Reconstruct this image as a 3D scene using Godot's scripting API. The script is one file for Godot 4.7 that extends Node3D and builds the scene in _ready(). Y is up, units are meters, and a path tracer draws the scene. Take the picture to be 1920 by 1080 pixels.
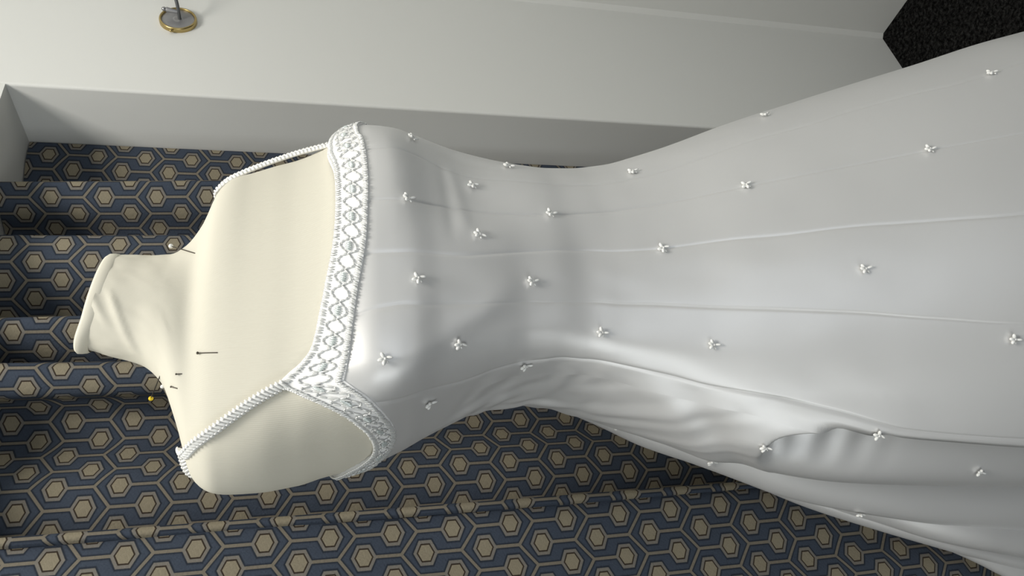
extends Node3D
# A beaded white gown on a dress form before patterned curtains. Metres, y up.
# The room's axes: wall_back is z = 0, wall_right is x = 0. The form stands turned to the camera.

const TURN := -0.610865          # the form faces this way (35 degrees)
const FORM_AT := Vector3(-1.0197, 0.0, 0.2993)
const HEAD_Y := 1.945            # underside of the window recess

# cross-sections of the clothed form: height, left, right, front depth, back depth, skew
const SEC_Y := [1.7, 1.665, 1.64, 1.61, 1.59, 1.575, 1.56, 1.545, 1.53, 1.51, 1.49, 1.465, 1.44, 1.415, 1.39, 1.36, 1.33, 1.3, 1.27, 1.24, 1.21, 1.18, 1.15, 1.11, 1.06, 1.0, 0.93, 0.85, 0.75, 0.65, 0.53, 0.4, 0.02]
const SEC_L := [-0.05995, -0.05995, -0.06695, -0.07612, -0.09461, -0.1349, -0.1836, -0.1946, -0.1987, -0.2006, -0.2021, -0.2026, -0.1987, -0.1951, -0.1902, -0.1797, -0.1655, -0.153, -0.1428, -0.1363, -0.1348, -0.1401, -0.1492, -0.1615, -0.1777, -0.1952, -0.2154, -0.2303, -0.2402, -0.2482, -0.258, -0.2662, -0.2929]
const SEC_R := [0.03332, 0.03332, 0.03372, 0.03323, 0.03425, 0.04362, 0.06753, 0.1048, 0.1194, 0.1273, 0.1355, 0.1442, 0.157, 0.1786, 0.1859, 0.1842, 0.1746, 0.164, 0.1558, 0.1496, 0.1449, 0.1422, 0.1426, 0.148, 0.1623, 0.184, 0.2117, 0.2389, 0.2729, 0.3058, 0.3465, 0.3795, 0.4175]
const SEC_F := [0.046, 0.04688, 0.048, 0.0495, 0.053, 0.0575, 0.062, 0.06725, 0.0725, 0.07967, 0.087, 0.09617, 0.1053, 0.1145, 0.12, 0.12, 0.1163, 0.1123, 0.1081, 0.104, 0.1027, 0.1014, 0.1041, 0.1103, 0.1213, 0.14, 0.161, 0.185, 0.215, 0.2425, 0.2725, 0.295, 0.36]
const SEC_B := [0.046, 0.04688, 0.048, 0.0495, 0.05125, 0.05313, 0.055, 0.06063, 0.06625, 0.07417, 0.0825, 0.09292, 0.09667, 0.09875, 0.09938, 0.0975, 0.09563, 0.09325, 0.09062, 0.088, 0.08886, 0.08971, 0.09444, 0.1033, 0.115, 0.13, 0.144, 0.16, 0.1733, 0.185, 0.197, 0.2042, 0.22]
const SEC_K := [0.15, 0.1675, 0.18, 0.195, 0.22, 0.25, 0.28, 0.306, 0.324, 0.348, 0.36, 0.36, 0.36, 0.36, 0.36, 0.36, 0.3488, 0.3375, 0.3262, 0.315, 0.3037, 0.294, 0.285, 0.273, 0.258, 0.24, 0.219, 0.195, 0.1667, 0.14, 0.108, 0.08958, 0.05]
const SEC_Z := [0, 0.00175, 0.0032, 0.005, 0.007286, 0.009, 0.009429, 0.009857, 0.00875, 0.00625, 0.00375, 0.000625, 0, 0, 0, 0, 0, 0, 0, 0, 0, 0, 0, 0, 0, 0, 0, 0, 0, 0, 0, 0, 0]
const SEC_S := [0, 0, 0, 0, 0, 0, 0, -0.0022, -0.0088, -0.0176, -0.028, -0.043, -0.056, -0.066, -0.07325, -0.077, -0.076, -0.075, -0.0705, -0.066, -0.058, -0.05, -0.04, -0.02714, -0.01286, 0, 0, 0, 0, 0, 0, 0, 0]

# borders of the beaded band as (height, angle round the form)
const BAND_TOP := [[1.360, 2.600], [1.380, 2.200], [1.410, 1.750], [1.430, 1.350], [1.434, 1.040], [1.428, 0.745], [1.428, 0.501], [1.431, 0.320], [1.438, 0.139], [1.444, -0.016], [1.451, -0.168], [1.461, -0.234], [1.471, -0.277], [1.480, -0.326]]
const BAND_LOW := [[1.330, 2.600], [1.345, 2.200], [1.375, 1.750], [1.398, 1.350], [1.401, 1.052], [1.398, 0.945], [1.396, 0.624], [1.398, 0.415], [1.401, 0.240], [1.408, 0.059], [1.413, -0.090], [1.417, -0.242], [1.420, -0.334], [1.422, -0.383]]
const ARM_TOP := [[1.480, -0.326], [1.471, -0.354], [1.461, -0.389], [1.433, -0.524], [1.414, -0.641], [1.398, -0.782], [1.389, -0.945], [1.390, -1.089], [1.400, -1.195], [1.414, -1.300], [1.425, -1.450], [1.430, -1.900], [1.400, -2.600]]
const ARM_LOW := [[1.422, -0.383], [1.411, -0.444], [1.400, -0.504], [1.384, -0.641], [1.370, -0.848], [1.370, -1.009], [1.377, -1.178], [1.383, -1.300], [1.395, -1.500], [1.400, -1.900], [1.370, -2.600]]

# princess seams as (height, angle), from the form's left round its front to its right
const SEAMS := [
	[[1.450, 0.811], [1.394, 0.811], [1.355, 0.842], [1.332, 0.891], [1.312, 0.879], [1.200, 0.920], [1.060, 0.985], [0.957, 1.014], [0.887, 1.000], [0.825, 1.014], [0.761, 1.006], [0.699, 0.980], [0.614, 1.003], [0.000, 1.000]],
	[[1.460, 0.471], [1.397, 0.461], [1.361, 0.455], [1.317, 0.486], [1.249, 0.509], [1.206, 0.544], [1.139, 0.624], [1.096, 0.650], [1.042, 0.656], [0.986, 0.644], [0.928, 0.624], [0.871, 0.618], [0.792, 0.601], [0.693, 0.578], [0.000, 0.500]],
	[[1.460, 0.195], [1.398, 0.185], [1.369, 0.176], [1.317, 0.162], [1.256, 0.197], [1.173, 0.274], [1.092, 0.308], [1.031, 0.320], [0.961, 0.300], [0.897, 0.291], [0.819, 0.260], [0.732, 0.225], [0.000, 0.150]],
	[[1.460, -0.086], [1.413, -0.096], [1.396, -0.085], [1.376, -0.082], [1.347, -0.108], [1.294, -0.133], [1.227, -0.145], [1.157, -0.093], [1.096, -0.067], [1.016, -0.082], [0.914, -0.113], [0.837, -0.156], [0.749, -0.205], [0.000, -0.300]],
	[[1.460, -0.539], [1.395, -0.549], [1.354, -0.590], [1.304, -0.650], [1.254, -0.607], [1.232, -0.593], [1.187, -0.555], [1.149, -0.527], [1.100, -0.538], [1.052, -0.567], [1.002, -0.578], [0.926, -0.613], [0.881, -0.656], [0.854, -0.681], [0.700, -0.740], [0.000, -0.850]],
]

# pearl sprays as (height, angle)
const SPRAYS := [1.343, 1.143, 1.234, 1.178, 1.285, 0.756, 1.359, 0.463, 1.206, 0.544, 1.289, 0.303, 1.354, 0.030, 1.238, -0.004, 1.166, -0.311, 1.316, -0.351, 1.387, -0.317, 1.052, -0.294, 1.239, -0.630, 1.090, 1.063, 0.986, 0.644, 0.902, 1.304, 0.792, 0.601, 0.660, 0.983, 1.091, 0.308, 0.897, 0.085, 0.760, -0.265, 0.986, -0.945, 0.881, -0.719, 0.701, -1.17, 1.338, -0.730]

var sec: Array = []              # the six section curves, sampled every 2 mm
var ytop := PackedFloat32Array() # upper edge of the gown, sampled by angle
var noise := FastNoiseLite.new()
var M := {}

func _ready():
	# --- camera: held upright phone, so the picture's left is up; tilted 15 degrees down
	var tilt := deg_to_rad(15.0)
	var up := Vector3(0, cos(tilt), -sin(tilt))
	var fwd := Vector3(0, -sin(tilt), -cos(tilt))
	var cam := Camera3D.new()
	cam.name = "camera"
	cam.transform = Transform3D(Basis(Vector3.UP, TURN) * Basis(-up, Vector3.RIGHT, -fwd), Vector3(-1.49, 1.45, 0.971))
	cam.fov = rad_to_deg(2.0 * atan(540.0 / 1400.0))
	cam.near = 0.02
	add_child(cam)
	cam.current = true
	# --- environment and light
	var env := Environment.new()
	env.background_mode = Environment.BG_COLOR
	env.background_color = Color(0.75, 0.82, 0.9)
	env.tonemap_mode = Environment.TONE_MAPPER_LINEAR
	env.tonemap_exposure = 1.0
	env.sdfgi_enabled = true
	env.ssao_enabled = true
	env.ssil_enabled = true
	var we := WorldEnvironment.new()
	we.name = "environment"
	we.environment = env
	add_child(we)
	area_lamp("ceiling_glow", Vector3(-1.12, 3.072, 1.08), Vector3(-PI / 2, 0, 0), Vector2(0.7, 0.7), Color(1.0, 0.985, 0.955), 3.4)
	area_lamp("daylight", Vector3(-2.2, 1.35, 3.40), Vector3(0, 0, 0), Vector2(1.5, 1.7), Color(0.99, 0.995, 1.0), 0.8)
	area_lamp("side_daylight", Vector3(-3.90, 1.25, 1.25), Vector3(0, -PI / 2, 0), Vector2(1.5, 1.5), Color(1.0, 1.0, 0.975), 1.6)
	# --- computing aids
	noise.seed = 7
	noise.noise_type = FastNoiseLite.TYPE_SIMPLEX_SMOOTH
	noise.frequency = 1.0
	noise.fractal_octaves = 2
	prepare_sections()
	make_materials()
	# --- the room, then the things
	build_room()
	build_curtains()
	build_form()
	build_gown()
	build_pins()
	build_wall_lamp()

# ---------------------------------------------------------------- helpers
func area_lamp(called, at, turn, size, col, energy):
	var l := AreaLight3D.new()
	l.name = called
	l.area_size = size
	l.light_color = col
	l.light_energy = energy
	if "area_range" in l: l.area_range = 12.0
	if "area_attenuation" in l: l.area_attenuation = 2.0
	l.shadow_enabled = true
	l.position = at
	l.rotation = turn
	add_child(l)

func tag(o, label := "", category := "", group := "", kind := ""):
	if label: o.set_meta("label", label)
	if category: o.set_meta("category", category)
	if group: o.set_meta("group", group)
	if kind: o.set_meta("kind", kind)
	return o

func put(called: String, mesh: Mesh, mat: Material, parent: Node = self) -> MeshInstance3D:
	var o := MeshInstance3D.new()
	o.name = called
	o.mesh = mesh
	o.material_override = mat
	parent.add_child(o, true)
	return o

func base(called: String, at: Vector3, turn := 0.0) -> Node3D:
	var o := Node3D.new()
	o.name = called
	o.position = at
	o.rotation.y = turn
	add_child(o, true)
	return o

func hermite(xs: Array, ys: Array, q: float) -> float:   # monotone cubic; xs falling
	var n := xs.size()
	var i := 0
	while i < n - 2 and q < xs[i + 1]: i += 1
	var h: float = xs[i + 1] - xs[i]
	var d: float = (ys[i + 1] - ys[i]) / h
	var m0 := d
	var m1 := d
	if i > 0:
		var e: float = (ys[i] - ys[i - 1]) / (xs[i] - xs[i - 1])
		m0 = 2.0 * d * e / (d + e) if d * e > 0.0 else 0.0
	if i < n - 2:
		var e2: float = (ys[i + 2] - ys[i + 1]) / (xs[i + 2] - xs[i + 1])
		m1 = 2.0 * d * e2 / (d + e2) if d * e2 > 0.0 else 0.0
	var t := clampf((q - xs[i]) / h, -0.2, 1.2)
	return (2 * t * t * t - 3 * t * t + 1) * ys[i] + (t * t * t - 2 * t * t + t) * h * m0 + (-2 * t * t * t + 3 * t * t) * ys[i + 1] + (t * t * t - t * t) * h * m1

func prepare_sections():
	for tb in [SEC_L, SEC_R, SEC_F, SEC_B, SEC_K, SEC_Z, SEC_S]:
		var a := PackedFloat32Array()
		for j in 852: a.append(hermite(SEC_Y, tb, j * 0.002))
		sec.append(a)
	var edge := []
	for p in BAND_TOP: edge.append([p[1], p[0]])
	for p in ARM_TOP.slice(1): edge.append([p[1], p[0]])
	edge.append([-3.2, 1.36])
	edge.push_front([3.2, 1.36])
	for j in 641:
		ytop.append(poly(edge, 3.2 - j * 0.01))

func poly(pts: Array, q: float) -> float:   # straight lines through [key, value], keys falling
	var i := 0
	while i < pts.size() - 2 and q < pts[i + 1][0]: i += 1
	return lerpf(pts[i][1], pts[i + 1][1], clampf((q - pts[i][0]) / (pts[i + 1][0] - pts[i][0]), 0, 1))

func smooth_poly(pts: Array, q: float) -> float:
	var xs := []
	var ys := []
	for p in pts:
		xs.append(p[0])
		ys.append(p[1])
	return hermite(xs, ys, q)

func top_of(phi: float) -> float:
	var f := clampf((3.2 - phi) / 0.01, 0, 639.99)
	var i := int(f)
	return lerpf(ytop[i], ytop[i + 1], f - i)

func ss(a: float, b: float, x: float) -> float:
	return smoothstep(a, b, x)

func gauss(x: float, s: float) -> float:
	return exp(-x * x / (s * s))

func body(y: float, phi: float, off := 0.0) -> Vector3:     # the clothed form's surface, in the form's own axes
	var f := clampf(y / 0.002, 0, 850.0)
	var i := int(f)
	var t := f - i
	var l: float = lerpf(sec[0][i], sec[0][i + 1], t)
	var r: float = lerpf(sec[1][i], sec[1][i + 1], t)
	var c := cos(phi)
	var s := sin(phi)
	var a := (r - l) * 0.5
	var b: float = lerpf(sec[2][i], sec[2][i + 1], t) if c > 0 else lerpf(sec[3][i], sec[3][i + 1], t)
	var k: float = lerpf(sec[4][i], sec[4][i + 1], t)
	var back: float = lerpf(sec[6][i], sec[6][i + 1], t) * ss(-0.3, -0.97, s)
	return Vector3((l + r) * 0.5 + (a + off) * s, y, lerpf(sec[5][i], sec[5][i + 1], t) + (b + off) * c - k * a * s + back)

const FOLD := [[0.955, -1.36], [0.970, -1.25], [0.9785, -1.12], [0.981, -0.99], [0.9765, -0.888], [0.9655, -0.822], [0.946, -0.778], [0.918, -0.757], [0.879, -0.747], [0.815, -0.762], [0.710, -0.805], [0.5, -0.88], [0.0, -0.98]]
var fold_line: Array = []

func fold_distance(u: float, v: float) -> float:   # metres inside (+) or outside (-) the edge of the drape
	if fold_line.is_empty():
		var pts := []
		for p in FOLD: pts.append(Vector3(p[1] * 0.24, p[0], 0))
		for p in spline(pts, 5): fold_line.append(Vector2(p.x, p.y))
	var q := Vector2(u, v)
	var best := 1e9
	var sgn := 1.0
	for k in fold_line.size() - 1:
		var a: Vector2 = fold_line[k]
		var e: Vector2 = fold_line[k + 1] - a
		var w := q - a
		var r := w - e * clampf(w.dot(e) / e.dot(e), 0, 1)
		var l := r.length_squared()
		if l < best:
			best = l
			sgn = -1.0 if e.cross(w) > 0 else 1.0
	return sqrt(best) * sgn

func gown_relief(y: float, phi: float) -> float:
	var d := 0.0
	# bust
	d += 0.013 * exp(-pow((phi - 0.70) / 0.46, 2)) * exp(-pow((y - 1.376) / (0.030 if y < 1.376 else 0.05), 2))
	d -= 0.007 * gauss(y - 1.290, 0.045) * ss(0.25, 0.7, phi) * ss(1.5, 1.1, phi)
	d += 0.010 * exp(-pow((phi + 0.40) / 0.32, 2)) * exp(-pow((y - 1.380) / (0.034 if y < 1.380 else 0.05), 2))
	# crease across the near bust and slack under the other one
	d += 0.0010 * gauss(y - 1.304 - 0.01 * (phi - 0.6), 0.007) * ss(0.25, 0.45, phi) * ss(1.0, 0.8, phi)
	d -= 0.0009 * gauss(y - 1.316, 0.006) * ss(0.2, 0.4, phi) * ss(1.05, 0.85, phi)
	d += 0.0020 * gauss((phi + 0.30) - (1.33 - y) * 3.2, 0.10) * ss(1.24, 1.29, y) * ss(1.40, 1.35, y)
	# loose cloth at the waist and over the hip
	var side := ss(-0.40, -0.95, phi)
	var zone := ss(1.34, 1.24, y) * ss(0.93, 1.04, y)
	d += side * zone * 0.0028 * noise.get_noise_3d(phi * 1.6 + 3.0 * y, y * 11.0 + phi * 2.5, 0.3)
	d += side * ss(1.32, 1.27, y) * ss(1.12, 1.18, y) * 0.0011 * sin(y * 170.0 + phi * 9.0 + 3.0 * noise.get_noise_2d(y * 9.0, phi * 2.0))
	d += side * 0.0035 * gauss(y - 1.065 - (phi + 1.0) * 0.10, 0.028) * ss(0.9, 1.2, y + 0.2)
	d -= side * 0.0030 * gauss(y - 1.030 - (phi + 1.0) * 0.12, 0.020)
	# slight slack all over
	d += 0.0013 * noise.get_noise_3d(phi * 2.2, y * 6.0, 4.0) * ss(0.7, 1.0, y)
	# the deep drape at the hip: the side cloth sinks behind the front panel
	if y < 1.05 and phi < -0.52:
		var dd := fold_distance(phi * 0.24, y)
		var near := ss(-1.40, -1.02, phi)
		var rel := -0.76 - 0.22 * ss(0.85, 0.0, y) - phi
		d += 0.005 * ss(-0.06, -0.006, dd) * ss(0.012, -0.003, dd) * near
		d -= 0.036 * ss(-0.005, 0.018, dd) * (1.0 - 0.85 * ss(0.10, 0.62, rel)) * lerpf(0.15, 1.0, near)
		d += 0.0014 * ss(0.016, 0.040, dd) * ss(0.50, 0.25, rel) * sin(y * 165.0 + phi * 5.0) * ss(0.78, 0.95, y)
	return d

func gown(y: float, phi: float, lift := 0.0) -> Vector3:
	return body(y, phi, 0.0015 + gown_relief(y, phi) + lift)

func gown_frame(y: float, phi: float, lift := 0.0) -> Transform3D:   # y up along the cloth, z out of it
	var p: Vector3 = gown(y, phi, lift)
	var a := gown(y + 0.004, phi, lift) - p
	var b := gown(y, phi + 0.02, lift) - p
	var n := b.cross(a).normalized()
	var u := (a - n * n.dot(a)).normalized()
	return Transform3D(Basis(u.cross(n), u, n), p)

func sheet(rows: Array, uvs := [], closed := false) -> ArrayMesh:   # a grid of points with smooth normals
	var h := rows.size()
	var w: int = rows[0].size()
	var v := PackedVector3Array()
	var n := PackedVector3Array()
	var uv := PackedVector2Array()
	for j in h:
		v.append_array(rows[j])
		if uvs: uv.append_array(uvs[j])
		var r0: PackedVector3Array = rows[maxi(j - 1, 0)]
		var r1: PackedVector3Array = rows[mini(j + 1, h - 1)]
		var rj: PackedVector3Array = rows[j]
		for i in w:
			var i0 := maxi(i - 1, 0)
			var i1 := mini(i + 1, w - 1)
			if closed and i == 0: i0 = w - 2
			if closed and i == w - 1: i1 = 1
			var c := (rj[i1] - rj[i0]).cross(r1[i] - r0[i])
			n.append(c.normalized() if c.length_squared() > 1e-18 else Vector3.UP)
	var ix := PackedInt32Array()
	for j in h - 1:
		for i in w - 1:
			var a := j * w + i
			ix.append_array([a, a + w, a + 1, a + 1, a + w, a + w + 1])
	# clockwise as seen from the side the normals point to
	var tri := (v[ix[1]] - v[ix[0]]).cross(v[ix[2]] - v[ix[0]])
	var mid := (h / 2) * w + w / 2
	tri = (v[mid + w] - v[mid]).cross(v[mid + 1] - v[mid])
	if tri.dot(n[mid]) > 0:
		for q in range(0, ix.size(), 3):
			var e := ix[q + 1]
			ix[q + 1] = ix[q + 2]
			ix[q + 2] = e
	return mesh_of(v, n, ix, uv)

func mesh_of(v, n, ix, uv = null) -> ArrayMesh:
	var arr := []
	arr.resize(Mesh.ARRAY_MAX)
	arr[Mesh.ARRAY_VERTEX] = v
	arr[Mesh.ARRAY_NORMAL] = n
	arr[Mesh.ARRAY_INDEX] = ix
	if uv: arr[Mesh.ARRAY_TEX_UV] = uv
	var m := ArrayMesh.new()
	m.add_surface_from_arrays(Mesh.PRIMITIVE_TRIANGLES, arr)
	return m

func tube(path: Array, radii, sides := 10, flat := 1.0, out_dir = null) -> ArrayMesh:   # swept tube with round ends
	var rows := []
	var count := path.size()
	var prev := Vector3.ZERO
	for j in count:
		var p: Vector3 = path[j]
		var t: Vector3 = (path[mini(j + 1, count - 1)] - path[maxi(j - 1, 0)]).normalized()
		var side: Vector3 = (out_dir[j] if out_dir is Array else (prev if prev != Vector3.ZERO else (Vector3.UP if absf(t.y) < 0.9 else Vector3.RIGHT)))
		side = (side - t * t.dot(side)).normalized()
		prev = side
		var other := t.cross(side)
		var r: float = radii[j] if radii is Array else radii
		var row := PackedVector3Array()
		for i in sides + 1:
			var a := TAU * i / sides
			row.append(p + side * cos(a) * r * flat + other * sin(a) * r)
		if j == 0:
			var cap := PackedVector3Array()
			for i in sides + 1: cap.append(p - t * r * 0.3 * 1.0)
			var mid := PackedVector3Array()
			for i in sides + 1: mid.append(p.lerp(row[i], 0.7) - t * r * 0.2)
			rows.append(cap)
			rows.append(mid)
		rows.append(row)
		if j == count - 1:
			var mid2 := PackedVector3Array()
			for i in sides + 1: mid2.append(p.lerp(row[i], 0.7) + t * r * 0.2)
			var cap2 := PackedVector3Array()
			for i in sides + 1: cap2.append(p + t * r * 0.3)
			rows.append(mid2)
			rows.append(cap2)
	return sheet(rows, [], true)

func new_pile() -> Dictionary:
	return {"v": PackedVector3Array(), "n": PackedVector3Array(), "i": PackedInt32Array()}

func bead(pile: Dictionary, at: Vector3, along: Vector3, half_len: float, r: float, sides := 6, rings := 4):   # a rice bead
	var y := along.normalized()
	var x := y.cross(Vector3(0.31, 0.52, 0.79)).normalized()
	var z := x.cross(y)
	var v0: int = pile.v.size()
	for j in rings + 1:
		var t := PI * j / rings
		for i in sides:
			var a := TAU * i / sides
			var d := x * cos(a) * sin(t) + z * sin(a) * sin(t)
			pile.v.append(at + d * r + y * cos(t) * half_len)
			pile.n.append((d / r + y * cos(t) / half_len).normalized())
	for j in rings:
		for i in sides:
			var a := v0 + j * sides + i
			var b := v0 + j * sides + (i + 1) % sides
			if j > 0: pile.i.append_array([a, a + sides, b])
			if j < rings - 1: pile.i.append_array([b, a + sides, b + sides])

func pile_mesh(p: Dictionary) -> ArrayMesh:
	# wind clockwise as seen from outside
	var a: Vector3 = p.v[p.i[0]]
	var c: Vector3 = (p.v[p.i[1]] - a).cross(p.v[p.i[2]] - a)
	if c.dot(p.n[p.i[1]]) > 0:
		for q in range(0, p.i.size(), 3):
			var e: int = p.i[q + 1]
			p.i[q + 1] = p.i[q + 2]
			p.i[q + 2] = e
	return mesh_of(p.v, p.n, p.i)

func prism(plan: PackedVector2Array, y0: float, y1: float, st: SurfaceTool):   # upright prism over a plan of (x, z)
	var n := plan.size()
	for i in n:
		var a := plan[i]
		var b := plan[(i + 1) % n]
		quad(st, Vector3(a.x, y0, a.y), Vector3(b.x, y0, b.y), Vector3(b.x, y1, b.y), Vector3(a.x, y1, a.y))
	var tri := Geometry2D.triangulate_polygon(plan)
	for k in range(0, tri.size(), 3):
		for yy in [[y0, 1], [y1, 0]]:
			var o := [tri[k], tri[k + 1], tri[k + 2]]
			if yy[1]: o.reverse()
			for q in o: st.add_vertex(Vector3(plan[q].x, yy[0], plan[q].y))

func quad(st, a, b, c, d):
	for p in [a, b, c, a, c, d]: st.add_vertex(p)

func box(st, lo: Vector3, hi: Vector3):
	prism(PackedVector2Array([Vector2(lo.x, lo.z), Vector2(lo.x, hi.z), Vector2(hi.x, hi.z), Vector2(hi.x, lo.z)]), lo.y, hi.y, st)

func solid() -> SurfaceTool:
	var st := SurfaceTool.new()
	st.begin(Mesh.PRIMITIVE_TRIANGLES)
	st.set_smooth_group(-1)
	return st

func done(st: SurfaceTool) -> ArrayMesh:
	st.generate_normals()
	return st.commit()

# ---------------------------------------------------------------- materials
func mat(col: Color, rough: float, spec := 0.5, metal := 0.0) -> StandardMaterial3D:
	var m := StandardMaterial3D.new()
	m.albedo_color = col
	m.roughness = rough
	m.metallic_specular = spec
	m.metallic = metal
	m.cull_mode = BaseMaterial3D.CULL_DISABLED
	return m

func noise_tex(freq: float, bump: float, octaves := 4, kind := FastNoiseLite.TYPE_SIMPLEX_SMOOTH, as_normal := true, size := 512) -> NoiseTexture2D:
	var n := FastNoiseLite.new()
	n.seed = 11
	n.noise_type = kind
	n.frequency = freq
	n.fractal_octaves = octaves
	var t := NoiseTexture2D.new()
	t.width = size
	t.height = size
	t.seamless = true
	t.noise = n
	t.as_normal_map = as_normal
	t.bump_strength = bump
	return t

func make_materials():
	M.wall = mat(Color(0.875, 0.878, 0.866), 0.75, 0.3)
	M.wall.normal_enabled = true
	M.wall.normal_texture = noise_tex(0.02, 1.0)
	M.wall.normal_scale = 0.12
	M.wall.uv1_triplanar = true
	M.wall.uv1_scale = Vector3(2, 2, 2)
	M.ceiling = mat(Color(0.9, 0.9, 0.88), 0.9, 0.2)
	# looped charcoal carpet
	M.carpet = mat(Color(1, 1, 1), 1.0, 0.1)
	var cn := FastNoiseLite.new()
	cn.seed = 5
	cn.noise_type = FastNoiseLite.TYPE_SIMPLEX_SMOOTH
	cn.frequency = 0.07
	var ct := NoiseTexture2D.new()
	ct.noise = cn
	ct.width = 512
	ct.height = 512
	ct.seamless = true
	var ramp := Gradient.new()
	ramp.colors = PackedColorArray([Color(0.05, 0.05, 0.05), Color(0.27, 0.27, 0.265)])
	ct.color_ramp = ramp
	M.carpet.albedo_texture = ct
	M.carpet.normal_enabled = true
	M.carpet.normal_texture = noise_tex(0.06, 24.0, 3)
	M.carpet.normal_scale = 1.6
	M.carpet.uv1_triplanar = true
	M.carpet.uv1_scale = Vector3(2.2, 2.2, 2.2)
	# satin
	M.satin = mat(Color(0.86, 0.86, 0.86), 0.42, 0.5, 0.35)
	M.satin_under = mat(Color(0.89, 0.885, 0.88), 0.5, 0.4)
	M.band = mat(Color(0.97, 0.97, 0.97), 0.7, 0.4)
	M.pearl = mat(Color(0.95, 0.95, 0.94), 0.2, 0.6)
	M.pearl.clearcoat_enabled = true
	M.pearl.clearcoat = 0.6
	M.pearl.clearcoat_roughness = 0.06
	M.crystal = mat(Color(0.86, 0.89, 0.885), 0.14, 0.7, 0.3)
	M.bugle = mat(Color(0.88, 0.885, 0.88), 0.16, 0.6, 0.2)
	# jersey of the dress form, with fine upright ribs
	M.jersey = mat(Color(0.855, 0.84, 0.785), 0.95, 0.15)
	var rib := Image.create(64, 16, false, Image.FORMAT_RGB8)
	for y in 16:
		for x in 64:
			var g := 0.5 + 0.3 * sin(TAU * x / 8.0) + 0.06 * sin(TAU * y / 4.0 + x)
			rib.set_pixel(x, y, Color(g, g, g))
	rib.bump_map_to_normal_map(2.0)
	M.jersey.normal_enabled = true
	M.jersey.normal_texture = ImageTexture.create_from_image(rib)
	M.jersey.normal_scale = 0.25
	M.jersey.uv1_scale = Vector3(1, 1, 1)
	M.curtain = mat(Color(1, 1, 1), 0.9, 0.2)
	M.curtain.albedo_texture = ImageTexture.create_from_image(hex_weave())
	M.curtain.normal_enabled = true
	M.curtain.normal_texture = noise_tex(0.12, 5.0, 2, FastNoiseLite.TYPE_VALUE, true, 256)
	M.curtain.normal_scale = 0.25
	M.chrome = mat(Color(0.62, 0.62, 0.63), 0.22, 0.5, 1.0)
	M.brushed = mat(Color(0.60, 0.60, 0.61), 0.4, 0.5, 0.6)
	M.brass = mat(Color(0.72, 0.64, 0.44), 0.3, 0.5, 1.0)
	M.cable = mat(Color(0.36, 0.37, 0.38), 0.45, 0.5, 0.3)
	M.steel = mat(Color(0.36, 0.34, 0.31), 0.3, 0.5, 0.9)
	M.yellow = mat(Color(0.86, 0.74, 0.10), 0.25, 0.5)

func hex_in(dx: float, dy: float) -> float:   # distance to the edge-centre of a hexagon with points up and down
	var b := absf(dy) / 1.10
	var a := absf(dx)
	return maxf(b, a * 0.866 + b * 0.5)

func seg(px: float, py: float, ax: float, ay: float, bx: float, by: float) -> float:
	var p := Vector2(px - ax, py - ay)
	var d := Vector2(bx - ax, by - ay)
	return (p - d * clampf(p.dot(d) / d.dot(d), 0, 1)).length()

func hex_weave() -> Image:   # woven print: one repeat is 435 units tall and 300 wide
	var W := 360
	var H := 522
	var im := Image.create(W, H, false, Image.FORMAT_RGB8)
	var n2 := FastNoiseLite.new()
	n2.seed = 3
	n2.frequency = 0.05
	var beige := Color(0.535, 0.505, 0.435)
	var pale := Color(0.465, 0.45, 0.425)
	var line := Color(0.47, 0.445, 0.40)
	var navy := Color(0.255, 0.285, 0.335)
	var ink := Color(0.165, 0.185, 0.22)
	var dark := Color(0.215, 0.185, 0.16)
	for j in H:
		var a0 := 435.0 * j / H
		for i in W:
			var b0 := 300.0 * i / W
			var hx := 1e9
			var ln := 1e9
			for ka in [-1, 0, 1]:
				for kb in [-1, 0, 1]:
					var a: float = a0 + 435.0 * ka
					var b: float = b0 + 300.0 * kb
					hx = minf(hx, minf(hex_in(a - 114.0, b), hex_in(a - 321.0, b - 150.0)))
					if kb == 1 and b > 480: continue
					ln = minf(ln, seg(a, b, -60, 0, 60, 150))
					ln = minf(ln, seg(a, b, 60, 150, -60, 300))
					ln = minf(ln, seg(a, b, 185, 0, 375, 0))
					ln = minf(ln, seg(a, b, 60, 150, 250, 150))
			var c := navy
			var w := n2.get_noise_2d(b0 * 0.6, a0 * 6.0) * 0.09 + n2.get_noise_2d(b0 * 5.0, a0 * 1.0) * 0.05
			var edge := minf(ln - 10.0, (hx - 79.0) * 1.1)
			c = ink.lerp(navy, smoothstep(2.0, 17.0, edge))
			c = c.lerp(line, 1.0 - smoothstep(8.5, 13.0, ln))
			if hx < 88: c = c.lerp(pale, 1.0 - smoothstep(74.0, 81.0, hx))
			if hx < 66: c = c.lerp(dark, 1.0 - smoothstep(55.0, 59.0, hx))
			if hx < 53: c = c.lerp(beige, 1.0 - smoothstep(46.0, 50.0, hx))
			im.set_pixel(i, j, Color(c.r * (1 + w), c.g * (1 + w), c.b * (1 + w)))
	return im

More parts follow.
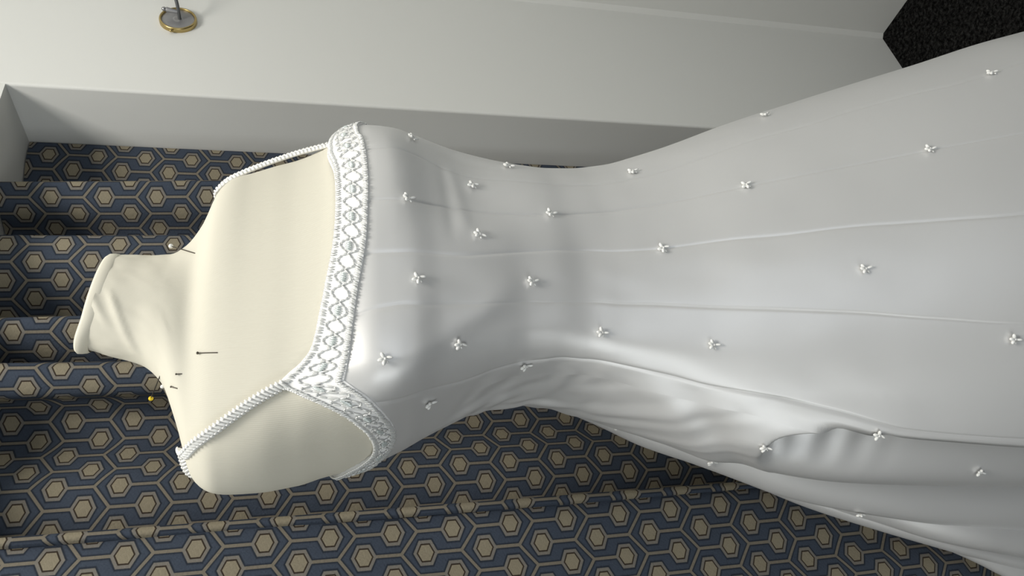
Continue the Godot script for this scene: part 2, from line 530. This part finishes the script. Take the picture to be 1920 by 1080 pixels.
# ---------------------------------------------------------------- the room
func build_room():
	var H := 3.1
	var st := solid()
	box(st, Vector3(-4.2, -0.2, -0.5), Vector3(0.2, 0, 3.7))
	tag(put("floor", done(st), M.carpet), "charcoal looped carpet on the floor below the curtained recess", "", "", "structure")
	st = solid()
	box(st, Vector3(-4.2, H, -0.5), Vector3(0.2, H + 0.2, 3.7))
	tag(put("ceiling", done(st), M.ceiling), "plain white ceiling above the curtained recess", "", "", "structure")
	st = solid()
	# back wall: a pier with a rounded corner, the piece left of the recess, the head above and the back of the recess
	var plan := PackedVector2Array([Vector2(0, -0.3), Vector2(-0.393, -0.3)])
	for k in 7:
		var a := PI - k * PI / 12.0
		plan.append(Vector2(-0.388 + 0.005 * cos(a), -0.005 + 0.005 * sin(a)))
	plan.append(Vector2(0, 0))
	prism(plan, 0, H, st)
	box(st, Vector3(-4.0, 0, -0.3), Vector3(-2.75, H, 0))
	box(st, Vector3(-2.75, HEAD_Y, -0.3), Vector3(-0.393, H, 0))
	box(st, Vector3(-4.0, 0, -0.42), Vector3(0, H, -0.3))
	tag(put("wall_back", done(st), M.wall), "white painted wall with the curtained recess beside the brass-rimmed lamp", "", "", "structure")
	st = solid()
	box(st, Vector3(0, 0, -0.42), Vector3(0.12, H, 3.5))
	tag(put("wall_right", done(st), M.wall), "white side wall meeting the lamp wall above the charcoal carpet", "", "", "structure")
	st = solid()
	box(st, Vector3(-4.12, 0, -0.42), Vector3(-4.0, H, 0.45))
	box(st, Vector3(-4.12, 0, 2.05), Vector3(-4.0, H, 3.5))
	box(st, Vector3(-4.12, 0, 0.45), Vector3(-4.0, 0.45, 2.05))
	box(st, Vector3(-4.12, 2.05, 0.45), Vector3(-4.0, H, 2.05))
	tag(put("wall_left", done(st), M.wall), "plain white wall with a window at the far side of the room", "", "", "structure")
	st = solid()   # the wall behind the camera, with a window in it
	box(st, Vector3(-4.12, 0, 3.5), Vector3(-3.0, H, 3.62))
	box(st, Vector3(-1.4, 0, 3.5), Vector3(0.12, H, 3.62))
	box(st, Vector3(-3.0, 0, 3.5), Vector3(-1.4, 0.45, 3.62))
	box(st, Vector3(-3.0, 2.25, 3.5), Vector3(-1.4, H, 3.62))
	tag(put("wall_front", done(st), M.wall), "plain white wall with a window behind the viewer", "", "", "structure")
	st = solid()
	for e in [[-3.0, -2.95], [-2.225, -2.175], [-1.45, -1.4]]: box(st, Vector3(e[0], 0.45, 3.53), Vector3(e[1], 2.25, 3.59))
	for e in [[0.45, 0.5], [2.2, 2.25]]: box(st, Vector3(-3.0, e[0], 3.53), Vector3(-1.4, e[1], 3.59))
	tag(put("window_1", done(st), M.ceiling), "white framed window behind the viewer", "", "", "structure")
	st = solid()
	for e in [[0.45, 0.5], [1.225, 1.275], [2.0, 2.05]]: box(st, Vector3(-4.09, 0.45, e[0]), Vector3(-4.03, 2.05, e[1]))
	for e in [[0.45, 0.5], [2.0, 2.05]]: box(st, Vector3(-4.09, e[0], 0.45), Vector3(-4.03, e[1], 2.05))
	tag(put("window_2", done(st), M.ceiling), "white framed window in the side wall", "", "", "structure")
	st = solid()   # filled corner between the two walls
	prism(PackedVector2Array([Vector2(0, 0), Vector2(-0.010, 0), Vector2(-0.0065, 0.0035), Vector2(-0.0035, 0.0065), Vector2(0, 0.010)]), 0, H, st)
	tag(put("trim_1", done(st), M.wall), "narrow painted fillet in the corner between the two white walls", "", "", "structure")
	# ceiling panel that lights the room
	var lamp := base("ceiling_lamp", Vector3(-1.12, H, 1.08))
	tag(lamp, "square white ceiling lamp with a glowing diffuser above the dress form", "lamp")
	st = solid()
	for s in [-1, 1]:
		box(st, Vector3(-0.38, -0.022, s * 0.365 - 0.015), Vector3(0.38, 0, s * 0.365 + 0.015))
		box(st, Vector3(s * 0.365 - 0.015, -0.022, -0.35), Vector3(s * 0.365 + 0.015, 0, 0.35))
	put("frame", done(st), M.ceiling, lamp)
	var glow := mat(Color(0.9, 0.9, 0.88), 0.6)
	glow.emission_enabled = true
	glow.emission = Color(1.0, 0.965, 0.9)
	glow.emission_energy_multiplier = 1.5
	st = solid()
	box(st, Vector3(-0.35, -0.014, -0.35), Vector3(0.35, -0.004, 0.35))
	put("diffuser", done(st), glow, lamp)

# ---------------------------------------------------------------- curtains
func spline(pts: Array, per: int) -> Array:   # Catmull-Rom through Vector3 points
	var out := []
	for i in pts.size() - 1:
		var p0: Vector3 = pts[maxi(i - 1, 0)]
		var p1: Vector3 = pts[i]
		var p2: Vector3 = pts[i + 1]
		var p3: Vector3 = pts[mini(i + 2, pts.size() - 1)]
		for k in per:
			var t := float(k) / per
			# centripetal-like damping of the tangents on uneven spacing
			var d1 := p1.distance_to(p0)
			var d2 := p2.distance_to(p1)
			var d3 := p3.distance_to(p2)
			var m1 := (p2 - p0) * (d2 / maxf(d1 + d2, 1e-6))
			var m2 := (p3 - p1) * (d2 / maxf(d2 + d3, 1e-6))
			out.append((2 * t * t * t - 3 * t * t + 1) * p1 + (t * t * t - 2 * t * t + t) * m1 + (-2 * t * t * t + 3 * t * t) * p2 + (t * t * t - t * t) * m2)
	out.append(pts[-1])
	return out

func drape(called: String, pts: Array, label: String, shift: Vector2, size: Vector2):   # pts: distance from the reveal, depth into the room, lean
	var mid := spline(pts, 8)
	var arc := [0.0]
	for i in range(1, mid.size()): arc.append(arc[-1] + Vector2(mid[i].x - mid[i - 1].x, mid[i].y - mid[i - 1].y).length())
	var rows := []
	var uvs := []
	for j in 50:
		var y := lerpf(HEAD_Y - 0.002, 0.012, j / 49.0)
		var row := PackedVector3Array()
		var uv := PackedVector2Array()
		for i in mid.size():
			var p: Vector3 = mid[i]
			var s: float = p.x + p.z * clampf(y - 1.76, -0.45, 0.3)
			var w: float = p.y * (1.0 + 0.10 * noise.get_noise_2d(p.x * 7.0, y * 1.3))
			row.append(Vector3(-0.393 - s, y, -0.123 + w))
			uv.append(Vector2((shift.x - arc[i]) / size.x, (shift.y - y) / size.y))
		rows.append(row)
		uvs.append(uv)
	return tag(put(called, sheet(rows, uvs), M.curtain), label, "curtain", "hexagon patterned curtains in the recess")

func build_curtains():
	var a := []
	for p in [[0.003, -0.008, 0.0], [0.04, -0.012, 0.0], [0.10, -0.028, 0.03], [0.132, 0.0, 0.06], [0.142, 0.046, 0.06], [0.154, 0.058, 0.06], [0.185, 0.030, 0.04], [0.208, -0.022, 0.03], [0.238, -0.020, 0.025], [0.253, 0.036, 0.025], [0.267, 0.056, 0.025], [0.31, 0.045, 0.02], [0.352, 0.008, 0.02], [0.385, -0.030, 0.02], [0.408, -0.012, 0.02], [0.416, 0.044, 0.02], [0.430, 0.060, 0.015], [0.46, 0.036, 0.01], [0.480, -0.012, 0.0], [0.492, 0.010, 0.0], [0.501, 0.056, 0.0], [0.515, 0.078, 0.0], [0.534, 0.074, 0.0], [0.548, 0.052, 0.0], [0.542, 0.020, 0.0], [0.552, -0.016, 0.0], [0.585, -0.024, 0.0], [0.62, -0.012, 0.0], [0.66, 0.004, 0.0], [0.70, 0.002, 0.0], [0.74, -0.016, 0.0], [0.80, -0.03, 0.0], [0.90, -0.02, 0.0]]:
		a.append(Vector3(p[0], p[1], p[2]))
	drape("curtain", a, "pleated blue and beige hexagon curtain hanging against the white reveal behind the neck", Vector2(-0.003, 1.967), Vector2(0.059, 0.0797))
	var b := []
	for p in [[0.87, 0.050, 0.0], [0.81, 0.056, 0.0], [0.772, 0.068, 0.0], [0.767, 0.082, 0.0], [0.771, 0.091, 0.0], [0.80, 0.092, 0.0], [0.86, 0.086, 0.0], [0.95, 0.076, 0.0], [1.05, 0.050, 0.0], [1.13, 0.080, 0.0], [1.25, 0.04, 0.0], [1.36, 0.07, 0.0], [1.5, 0.03, 0.0], [1.62, 0.06, 0.0], [1.75, 0.03, 0.0]]:
		b.append(Vector3(p[0], p[1], p[2]))
	var front = drape("curtain", b, "flatter blue and beige hexagon curtain whose hemmed edge overlaps the pleated one", Vector2(0.06, 1.890), Vector2(0.0578, 0.0806))
	# the turned hem along its leading edge, where the print runs on squeezed together
	var rows := []
	var uvs := []
	var hem := [[0.775, 0.084, 0.0], [0.766, 0.087, 0.002], [0.7605, 0.0925, 0.006], [0.7595, 0.0965, 0.010], [0.7612, 0.1000, 0.016], [0.7652, 0.1020, 0.024], [0.7692, 0.1012, 0.031], [0.7712, 0.0975, 0.038], [0.772, 0.091, 0.044]]
	for j in 50:
		var y := lerpf(HEAD_Y - 0.003, 0.014, j / 49.0)
		var row := PackedVector3Array()
		var uv := PackedVector2Array()
		for h in hem:
			row.append(Vector3(-0.393 - h[0], y, -0.123 + h[1]))
			uv.append(Vector2((0.023 - h[2]) / 0.1150, (1.91 - y) / 0.0806))
		rows.append(row)
		uvs.append(uv)
	put("hem", sheet(rows, uvs), M.curtain, front)

# ---------------------------------------------------------------- the dress form
func form_point(y: float, phi: float) -> Vector3:
	var inset := 0.0035 * ss(top_of(phi) + 0.001, top_of(phi) - 0.008, y) + 0.013 * ss(top_of(phi) - 0.025, top_of(phi) - 0.07, y)
	var d := -inset
	if y > 1.58:   # slack jersey on the neck
		d += 0.0022 * gauss((y - 1.627) - phi * 0.020, 0.0035) * ss(0.4, 0.1, phi) * ss(-1.0, -0.6, phi)
		d += 0.0016 * gauss((y - 1.632) - phi * 0.024 - 0.011, 0.004) * ss(0.8, 0.4, phi) * ss(-0.5, -0.1, phi)
		d += 0.0008 * noise.get_noise_3d(phi * 2.0, y * 30.0, 9.0)
	return body(y, phi, d)

func build_form():
	var form := base("dress_form", FORM_AT, TURN)
	tag(form, "cream jersey dress form with a cut neck wearing the beaded white gown", "dress form")
	var rows := []
	var uvs := []
	var n := 150
	for j in 150:
		var row := PackedVector3Array()
		var uv := PackedVector2Array()
		for i in n + 1:
			var phi := -PI + TAU * i / n
			var top := 1.651 - 0.0105 * sin(phi) - 0.004 * cos(phi)
			var t := j / 149.0
			var y := lerpf(top, 0.98, pow(t, 1.15))
			row.append(form_point(y, phi))
			uv.append(Vector2(phi * 9.0, y * 40.0))
		rows.append(row)
		uvs.append(uv)
	put("torso", sheet(rows, uvs, true), M.jersey, form)
	# the neck's capped end, a little proud of the cloth
	rows = []
	for ring in [[-0.006, 0.985, 0.0], [-0.004, 1.012, 0.0], [0.0, 1.02, 0.0], [0.004, 1.015, 0.0], [0.0065, 0.97, 0.0], [0.0075, 0.6, 0.0], [0.008, 0.0, 0.0]]:
		var row := PackedVector3Array()
		for i in 73:
			var phi := -PI + TAU * i / 72
			var top := 1.651 - 0.0105 * sin(phi) - 0.004 * cos(phi)
			var c := body(1.651, phi)
			var mid := (body(1.651, 0) + body(1.651, PI)) * 0.5
			var q: Vector3 = mid + (c - mid) * ring[1]
			row.append(Vector3(q.x, lerpf(1.651, top, ring[1]) + ring[0] + 0.003 * ss(-0.2, -0.8, sin(phi)) * ring[1], q.z))
		rows.append(row)
	put("neck_cap", sheet(rows, [], true), M.jersey, form)
	put("pole", tube([Vector3(0, 0.03, -0.0), Vector3(0, 0.5, 0), Vector3(0, 1.03, 0)], 0.016, 16), M.brushed, form)
	rows = []
	for r in [[0.0, 0.0], [0.16, 0.0], [0.165, 0.004], [0.163, 0.012], [0.15, 0.018], [0.03, 0.03], [0.0, 0.032]]:
		var row := PackedVector3Array()
		for i in 41: row.append(Vector3(r[0] * cos(TAU * i / 40), r[1], r[0] * sin(TAU * i / 40)))
		rows.append(row)
	put("base", sheet(rows, [], true), M.brushed, form)

# ---------------------------------------------------------------- the gown
func build_gown():
	var g := base("wedding_dress", FORM_AT, TURN)
	tag(g, "sleeveless white satin gown with pearl sprays and beaded neckline on the dress form", "dress")
	# panels between the seams; the edges of each dip into the seam
	var bounds := []
	bounds.append([[1.6, 3.1416], [0.0, 3.1416]])
	for s in SEAMS: bounds.append(s)
	bounds.append([[1.6, -3.1416], [0.0, -3.1416]])
	var cols := [80, 34, 34, 34, 38, 100]
	for k in 6:
		var rows := []
		var n: int = cols[k]
		for j in 380:
			var t := j / 379.0
			var row := PackedVector3Array()
			var y_ref := lerpf(1.45, 0.012, pow(t, 1.05))
			var pr := smooth_poly(bounds[k], y_ref)
			var pl := smooth_poly(bounds[k + 1], y_ref)
			for i in n + 1:
				var u := float(i) / n
				var near_edge := [0.0, 0.006, 0.012, 0.02, 0.034, 0.06]
				if i < 6: u = near_edge[i]
				elif i > n - 6: u = 1.0 - near_edge[n - i]
				else: u = lerpf(0.06, 0.94, pow(float(i - 5) / (n - 10), 1.9 if k == 5 else 1.0))
				var phi := lerpf(pr, pl, u)
				var y := minf(y_ref, top_of(phi) - 0.004)
				# squeeze the rows beneath the neckline so that they follow it
				y = lerpf(top_of(phi) - 0.004, 0.012, pow(t, 1.05))
				pr = smooth_poly(bounds[k], y) if i == 0 else pr
				row.append(Vector3(u, y, phi))
			rows.append(row)
		# the angle of each point at its own height
		var out := []
		for j in 380:
			var row2 := PackedVector3Array()
			for q in rows[j]:
				var a := smooth_poly(bounds[k], q.y)
				var b := smooth_poly(bounds[k + 1], q.y)
				var phi := lerpf(a, b, q.x)
				var dist := minf(absf(phi - a) if k > 0 else 9.0, absf(phi - b) if k < 5 else 9.0) * lerpf(0.12, 0.25, ss(1.1, 0.7, q.y))
				row2.append(gown(q.y, phi, -0.0009 * gauss(dist, 0.0013)))
			out.append(row2)
		put("gown_panel", sheet(out), M.satin, g)
	train(g)
	band(g)
	straps(g)
	sprays(g)

func train(g):
	# cloth of the train hanging in rolls behind the near hip: far left edge as (height, x), then depth of the roll's middle, its half width and half depth
	var folds := [
		[[[1.185, -0.136], [1.1594, -0.1475], [1.1119, -0.1689], [1.0632, -0.1927], [0.9911, -0.2193], [0.9198, -0.2473], [0.885, -0.2613], [0.8111, -0.2826], [0.7281, -0.3009], [0.6415, -0.3171], [0.4686, -0.3394], [0.0, -0.36]], -0.045, 0.09, 0.05, 0.02],
		[[[0.9774, -0.219], [0.9134, -0.252], [0.8464, -0.2798], [0.792, -0.2982], [0.7084, -0.32], [0.6347, -0.3439], [0.5573, -0.3634], [0.4394, -0.3871], [0.0, -0.42]], -0.115, 0.036, 0.036, 0.09],
		[[[0.9692, -0.2263], [0.8905, -0.2601], [0.7916, -0.3025], [0.6938, -0.3361], [0.6206, -0.3597], [0.5418, -0.3844], [0.4219, -0.4162], [0.0, -0.44]], -0.085, 0.020, 0.024, 0.035],
		[[[0.78, -0.285], [0.7307, -0.319], [0.6422, -0.3487], [0.5714, -0.3754], [0.5183, -0.3995], [0.4746, -0.4216], [0.41, -0.450], [0.0, -0.46]], -0.095, 0.045, 0.024, 0.035],
	]
	for f in 4:
		var fd: Array = folds[f]
		var e: Array = fd[0]
		var y1: float = e[0][0]
		var rows := []
		for j in 110:
			var y := lerpf(y1, 0.012, j / 109.0)
			var x := smooth_poly(e, y)
			var grow := ss(y1, y1 - 0.10, y)
			var a: float = fd[2] * lerpf(0.35, 1.0, grow)
			var b: float = fd[3] * lerpf(0.35, 1.0, grow)
			var row := PackedVector3Array()
			for i in 41:
				var w := -PI + TAU * i / 40.0
				var wob := 1.0 + 0.05 * noise.get_noise_3d(cos(w) * 1.2, y * 3.0, f * 5.0 + sin(w))
				row.append(Vector3(x + a + a * sin(w) * 1.0, y, fd[1] + fd[4] * ss(y1, 0.55, y) + b * cos(w) * wob - 0.25 * a * sin(w)))
			rows.append(row)
		for q in [[0, 1.10, -1.0], [0, 0.98, -1.0], [0, 0.765, -1.3], [0, 0.478, -1.3], [1, 0.450, -0.5]]:
			if q[0] != f: continue
			var near_end := ss(y1, y1 - 0.10, q[1])
			var aa: float = fd[2] * lerpf(0.35, 1.0, near_end)
			var bb: float = fd[3] * lerpf(0.35, 1.0, near_end)
			var p := Vector3(smooth_poly(e, q[1]) + aa + aa * sin(q[2]), q[1], fd[1] + fd[4] * ss(y1, 0.55, q[1]) + bb * cos(q[2]) - 0.25 * aa * sin(q[2]))
			var sp := put("pearl_spray", spray_mesh(f + 1), M.pearl, g)
			sp.transform = Transform3D(Basis(Vector3.UP, q[2]), p + Vector3(sin(q[2]), 0, cos(q[2])) * 0.001)
		put("train_fold", sheet(rows, [], true), M.satin, g)

func resample(pts: Array, n: int) -> Array:   # (height, angle) pairs evenly along their length on the cloth, smoothed
	var v := []
	for p in pts: v.append(Vector3(p[0], p[1], 0))
	var dense := spline(v, 14)
	var len := [0.0]
	for i in range(1, dense.size()):
		len.append(len[-1] + body(dense[i].x, dense[i].y).distance_to(body(dense[i - 1].x, dense[i - 1].y)))
	var out := []
	var k := 0
	for j in n:
		var want: float = len[-1] * j / (n - 1)
		while k < len.size() - 2 and len[k + 1] < want: k += 1
		var t := clampf((want - len[k]) / maxf(len[k + 1] - len[k], 1e-9), 0, 1)
		var q: Vector3 = dense[k].lerp(dense[k + 1], t)
		out.append([q.x, q.y])
	return out

func band_points(top: Array, low: Array, n: int) -> Array:
	var a := resample(top, n)
	var b := resample(low, n)
	if low[0][1] > 1.0:   # the neckline: straight across the band, fanning out only at the strap's corner
		var by_angle := []
		for p in b: by_angle.append([p[1], p[0]])
		var last: float = low[-1][1]
		var from := 0
		while from < n - 1 and a[from][1] > -0.02: from += 1
		for i in n:
			var q: float = a[i][1] - 0.12 if i < from else lerpf(a[from][1] - 0.12, last, float(i - from) / (n - 1 - from))
			b[i] = [poly(by_angle, q), q]
	var out := []
	for i in n: out.append([a[i], b[i]])
	return out

func on_band(st: Array, t: float, w: float, lift: float) -> Vector3:
	var f := clampf(t, 0, 0.99999) * (st.size() - 1)
	var i := int(f)
	var q := f - i
	var y: float = lerpf(lerpf(st[i][0][0], st[i + 1][0][0], q), lerpf(st[i][1][0], st[i + 1][1][0], q), w)
	var p: float = lerpf(lerpf(st[i][0][1], st[i + 1][0][1], q), lerpf(st[i][1][1], st[i + 1][1][1], q), w)
	return gown(y, p, lift)

func band(g):
	var rng := RandomNumberGenerator.new()
	rng.seed = 21
	for part in 2:
		var st := band_points(BAND_TOP if part == 0 else ARM_TOP, BAND_LOW if part == 0 else ARM_LOW, 240)
		var rows := []
		for w in [[0.02, -0.003], [0.0, 0.0004], [0.01, 0.0018], [0.25, 0.002], [0.5, 0.002], [0.75, 0.002], [0.985, 0.0018], [1.0, 0.0004], [1.0, -0.001]]:
			var row := PackedVector3Array()
			for i in 241: row.append(on_band(st, i / 240.0, w[0], w[1]))
			rows.append(row)
		var cloth := put("neckline_band" if part == 0 else "armhole_band", sheet(rows), M.band, g)
		var length := 0.0
		for i in 240: length += on_band(st, i / 240.0, 0.5, 0).distance_to(on_band(st, (i + 1) / 240.0, 0.5, 0))
		# borders: little groups of three bugle beads
		for edge in [0.075, 0.90]:
			var pile := new_pile()
			var groups := int(length / 0.0082)
			for k in groups:
				for m in 3:
					var t := (k + 0.5 + (m - 1) * 0.29) / groups
					var p: Vector3 = on_band(st, t, edge, 0.0034)
					var q: Vector3 = on_band(st, t, edge + (0.06 if edge < 0.5 else -0.06), 0.0034)
					var along := (q - p).normalized()
					bead(pile, p + along * rng.randf_range(-0.0006, 0.0006), along + Vector3(rng.randf_range(-0.2, 0.2), 0, 0), 0.0036, 0.0010)
			tag(put("bead_border", pile_mesh(pile), M.bugle, cloth), "", "", "", "stuff")
		# lattice of two crossing strings with a bead knot in every second diamond
		var cells := maxi(int(length / 0.0150), 4)
		var strings := new_pile()
		var knots := new_pile()
		for s in [-1.0, 1.0]:
			for k in cells * 5:
				var t0 := float(k) / (cells * 5)
				var t1 := float(k + 1) / (cells * 5)
				var w0: float = 0.5 + s * 0.27 * sin(t0 * cells * PI)
				var w1: float = 0.5 + s * 0.27 * sin(t1 * cells * PI)
				var p: Vector3 = on_band(st, t0, w0, 0.0036)
				var q: Vector3 = on_band(st, t1, w1, 0.0036)
				bead(strings, (p + q) * 0.5, q - p, p.distance_to(q) * 0.52, 0.0011)
		for k in cells:
			var tc := (k + 0.5) / cells
			if k % 2 == 0:
				for m in 5:
					var off := (m - 2) * 0.0019
					var p: Vector3 = on_band(st, tc, 0.5, 0.0040)
					var q: Vector3 = on_band(st, tc, 0.56, 0.0040)
					var r: Vector3 = on_band(st, tc + 0.002, 0.5, 0.0040)
					bead(knots, p + (r - p).normalized() * off, (q - p), 0.0044 - absf(m - 2) * 0.0008, 0.0010)
		tag(put("bead_lattice", pile_mesh(strings), M.bugle, cloth), "", "", "", "stuff")
		tag(put("bead_knots", pile_mesh(knots), M.crystal, cloth), "", "", "", "stuff")

func straps(g):
	var paths := []
	# near strap lies on the form, from the corner of the neckline over the shoulder
	var a := []
	for p in [[1.474, -0.328], [1.480, -0.340], [1.499, -0.400], [1.518, -0.483], [1.536, -0.578], [1.554, -0.693], [1.5645, -0.95], [1.569, -1.25], [1.562, -1.7], [1.53, -2.05], [1.48, -2.25], [1.41, -2.35]]:
		a.append(body(p[0], p[1], 0.0035))
	paths.append(a)
	# far strap stands a little off the form
	var b := []
	for p in [[0.160, 1.426, -0.034], [0.1579, 1.4367, -0.04], [0.1502, 1.4652, -0.048], [0.1376, 1.4997, -0.054], [0.1252, 1.5278, -0.058], [0.1172, 1.5414, -0.060], [0.108, 1.5505, -0.068], [0.100, 1.548, -0.085], [0.104, 1.525, -0.105], [0.115, 1.47, -0.13], [0.12, 1.38, -0.135]]:
		b.append(Vector3(p[0], p[1], p[2]))
	paths.append(b)
	for k in 2:
		var path := spline(paths[k], 10)
		var outs := []
		for j in path.size():
			var p: Vector3 = path[j]
			var c := body(clampf(p.y - 0.03, 1.2, 1.54), 0)
			var o := Vector3(p.x - 0.0, 0.10, p.z + 0.02)
			if k == 0:
				o = (p - Vector3(c.x * 0.3, p.y - 0.10, -0.02))
			else:
				o = Vector3(1.0, 0.55, 0.35)
			outs.append(o.normalized())
		var strap := put("strap", tube(path, 0.0042 if k == 0 else 0.0052, 12, 0.42, outs), M.band, g)
		var pile := new_pile()
		var run := 0.0
		for j in range(1, path.size()):
			var p0: Vector3 = path[j - 1]
			var p1: Vector3 = path[j]
			var t := (p1 - p0).normalized()
			var len := p0.distance_to(p1)
			var o: Vector3 = (outs[j] - t * t.dot(outs[j])).normalized()
			var side := t.cross(o)
			while run < len:
				var p := p0 + t * run
				bead(pile, p + o * 0.0022, (side + t * 0.75), 0.0058, 0.0017)
				bead(pile, p + o * 0.0014 + side * 0.0040 + t * 0.0012, (side * 0.5 + t * 0.4 - o * 0.8), 0.0030, 0.0015)
				bead(pile, p + o * 0.0014 - side * 0.0040 + t * 0.0012, (side * 0.5 + t * 0.4 + o * 0.8), 0.0030, 0.0015)
				run += 0.0044
			run -= len
		tag(put("bead_wrap", pile_mesh(pile), M.pearl, strap), "", "", "", "stuff")
	# beaded edge of the armhole
	var edge := resample(ARM_TOP, 300)
	var pile2 := new_pile()
	for j in 299:
		for row in 2:
			var p: Vector3 = body(edge[j][0], edge[j][1], 0.004 - row * 0.001)
			var q: Vector3 = body(edge[j + 1][0], edge[j + 1][1], 0.004 - row * 0.001)
			var up := Vector3(0, 0.0016 - row * 0.0030, 0)
			if j % 2 == row: bead(pile2, p + up, q - p, 0.0017, 0.0011)
	tag(put("armhole_beading", pile_mesh(pile2), M.pearl, g), "", "", "", "stuff")

func spray_mesh(kind: int) -> ArrayMesh:   # three rice pearls fanned above a hanging stalk bead
	var p := new_pile()
	var rng := RandomNumberGenerator.new()
	rng.seed = 40 + kind
	for k in 3:
		var a := (k - 1) * 1.05 + rng.randf_range(-0.25, 0.25)
		var d := Vector3(sin(a), cos(a), rng.randf_range(0.15, 0.5)).normalized()
		bead(p, d * 0.0040 + Vector3(0, 0, 0.0018), d, 0.0034, 0.0021, 8, 6)
	bead(p, Vector3(rng.randf_range(-0.001, 0.001), -0.0046, 0.0026), Vector3(rng.randf_range(-0.3, 0.3), -1, 0.25), 0.0036, 0.0014, 8, 6)
	bead(p, Vector3(0, -0.0004, 0.0026), Vector3(1, 0, 0.2), 0.0017, 0.0015, 8, 6)
	bead(p, Vector3(-0.0035, -0.0022, 0.0016), Vector3(1, 0.6, 0.1), 0.0018, 0.0011, 8, 6)
	return pile_mesh(p)

func sprays(g):
	var kinds := [spray_mesh(0), spray_mesh(1), spray_mesh(2), spray_mesh(3)]
	var rng := RandomNumberGenerator.new()
	rng.seed = 9
	for k in SPRAYS.size() / 2:
		var o := put("pearl_spray", kinds[k % 4], M.pearl, g)
		o.transform = gown_frame(SPRAYS[2 * k], SPRAYS[2 * k + 1], 0.0002) * Transform3D(Basis(Vector3(0, 0, 1), rng.randf_range(-0.3, 0.3)).scaled(Vector3.ONE * 0.92), Vector3.ZERO)
# ---------------------------------------------------------------- pins in the form
func pin(label: String, head: Vector3, tip: Vector3, head_r: float, head_mat: Material):
	var at := FORM_AT + Basis(Vector3.UP, TURN) * head
	var o := base("pin", at, TURN)
	tag(o, label, "pin", "pins stuck in the dress form")
	put("shaft", tube([Vector3.ZERO, (tip - head) * 0.5, tip - head], 0.00055, 6), M.steel, o)
	var pile := new_pile()
	bead(pile, Vector3.ZERO, head - tip, head_r * 0.9, head_r, 12, 8)
	put("head", pile_mesh(pile), head_mat, o)

func build_pins():
	var f := func(y, p, off): return body(y, p, off)
	pin("pearl-headed pin sticking up where the neck meets the far shoulder", Vector3(0.0425, 1.588, 0.0), f.call(1.562, 0.86, 0.0004), 0.0024, M.pearl)
	pin("long steel pin lying in the cream chest below the neck", f.call(1.552, -0.062, 0.0022), f.call(1.534, -0.120, 0.0002), 0.0014, M.steel)
	pin("short bent steel pin between the long pin and the near shoulder", f.call(1.571, -0.294, 0.0020), f.call(1.566, -0.21, 0.0), 0.0010, M.steel)
	pin("tiny steel pin on the slope of the near shoulder", f.call(1.576, -0.552, 0.0020), f.call(1.570, -0.42, 0.0), 0.0010, M.steel)
	pin("yellow-headed pin standing out from the near shoulder before the curtain", Vector3(-0.108, 1.602, 0.024), f.call(1.587, -0.80, -0.002), 0.0024, M.yellow)
	pin("white-headed pin pushed deep into the edge of the near shoulder", f.call(1.588, -1.15, 0.0022), f.call(1.580, -1.1, -0.003), 0.0022, M.pearl)

# ---------------------------------------------------------------- reading lamp on the wall
func build_wall_lamp():
	var o := base("wall_lamp", Vector3(-0.190, 1.696, 0.0))
	tag(o, "brass-rimmed round wall lamp base with a grey bendable stem on the white wall", "lamp")
	var rows := []
	for r in [[0.030, 0.0], [0.030, 0.004], [0.0285, 0.006], [0.010, 0.0068], [0.0, 0.007]]:
		var row := PackedVector3Array()
		for i in 49: row.append(Vector3(r[0] * cos(TAU * i / 48), r[0] * sin(TAU * i / 48), r[1]))
		rows.append(row)
	put("rosette", sheet(rows, [], true), M.brushed, o)
	rows = []
	for r in [[0.029, 0.0055], [0.0295, 0.0085], [0.031, 0.0095], [0.0328, 0.0085], [0.0335, 0.006], [0.0335, 0.0]]:
		var row := PackedVector3Array()
		for i in 49: row.append(Vector3(r[0] * cos(TAU * i / 48), r[0] * sin(TAU * i / 48), r[1]))
		rows.append(row)
	put("rim", sheet(rows, [], true), M.brass, o).set_meta("label", "polished brass rim")
	var pile := new_pile()
	bead(pile, Vector3(-0.0350, 0.009, 0.006), Vector3(-1, 0, 0.3), 0.005, 0.0036, 10, 6)
	put("screw", pile_mesh(pile), M.brass, o)
	var stem := spline([Vector3(0, -0.003, 0.006), Vector3(0.0, -0.003, 0.020), Vector3(0.004, -0.002, 0.036), Vector3(0.014, 0.002, 0.050), Vector3(0.035, 0.010, 0.062), Vector3(0.065, 0.022, 0.070), Vector3(0.10, 0.03, 0.075)], 8)
	put("stem", tube(stem, 0.0032, 12), M.cable, o)
	put("lever", tube([Vector3(0.000, -0.001, 0.022), Vector3(0.001, 0.010, 0.023), Vector3(0.002, 0.018, 0.024)], [0.0034, 0.0044, 0.0048], 10), M.brushed, o)
	pile = new_pile()
	bead(pile, Vector3(0.002, 0.022, 0.0245), Vector3(0.1, 1, 0), 0.0046, 0.0042, 12, 8)
	put("knob", pile_mesh(pile), M.chrome, o)
	rows = []
	for r in [[0.004, 0.0], [0.012, 0.004], [0.018, 0.02], [0.022, 0.045], [0.020, 0.045], [0.012, 0.02], [0.0, 0.016]]:
		var row := PackedVector3Array()
		for i in 33: row.append(Vector3(r[0] * cos(TAU * i / 32), r[0] * sin(TAU * i / 32), r[1]))
		rows.append(row)
	var head := put("lamp_head", sheet(rows, [], true), M.brushed, o)
	head.transform = Transform3D(Basis(Vector3(1, 0, 0), 1.2), Vector3(0.102, 0.031, 0.076))
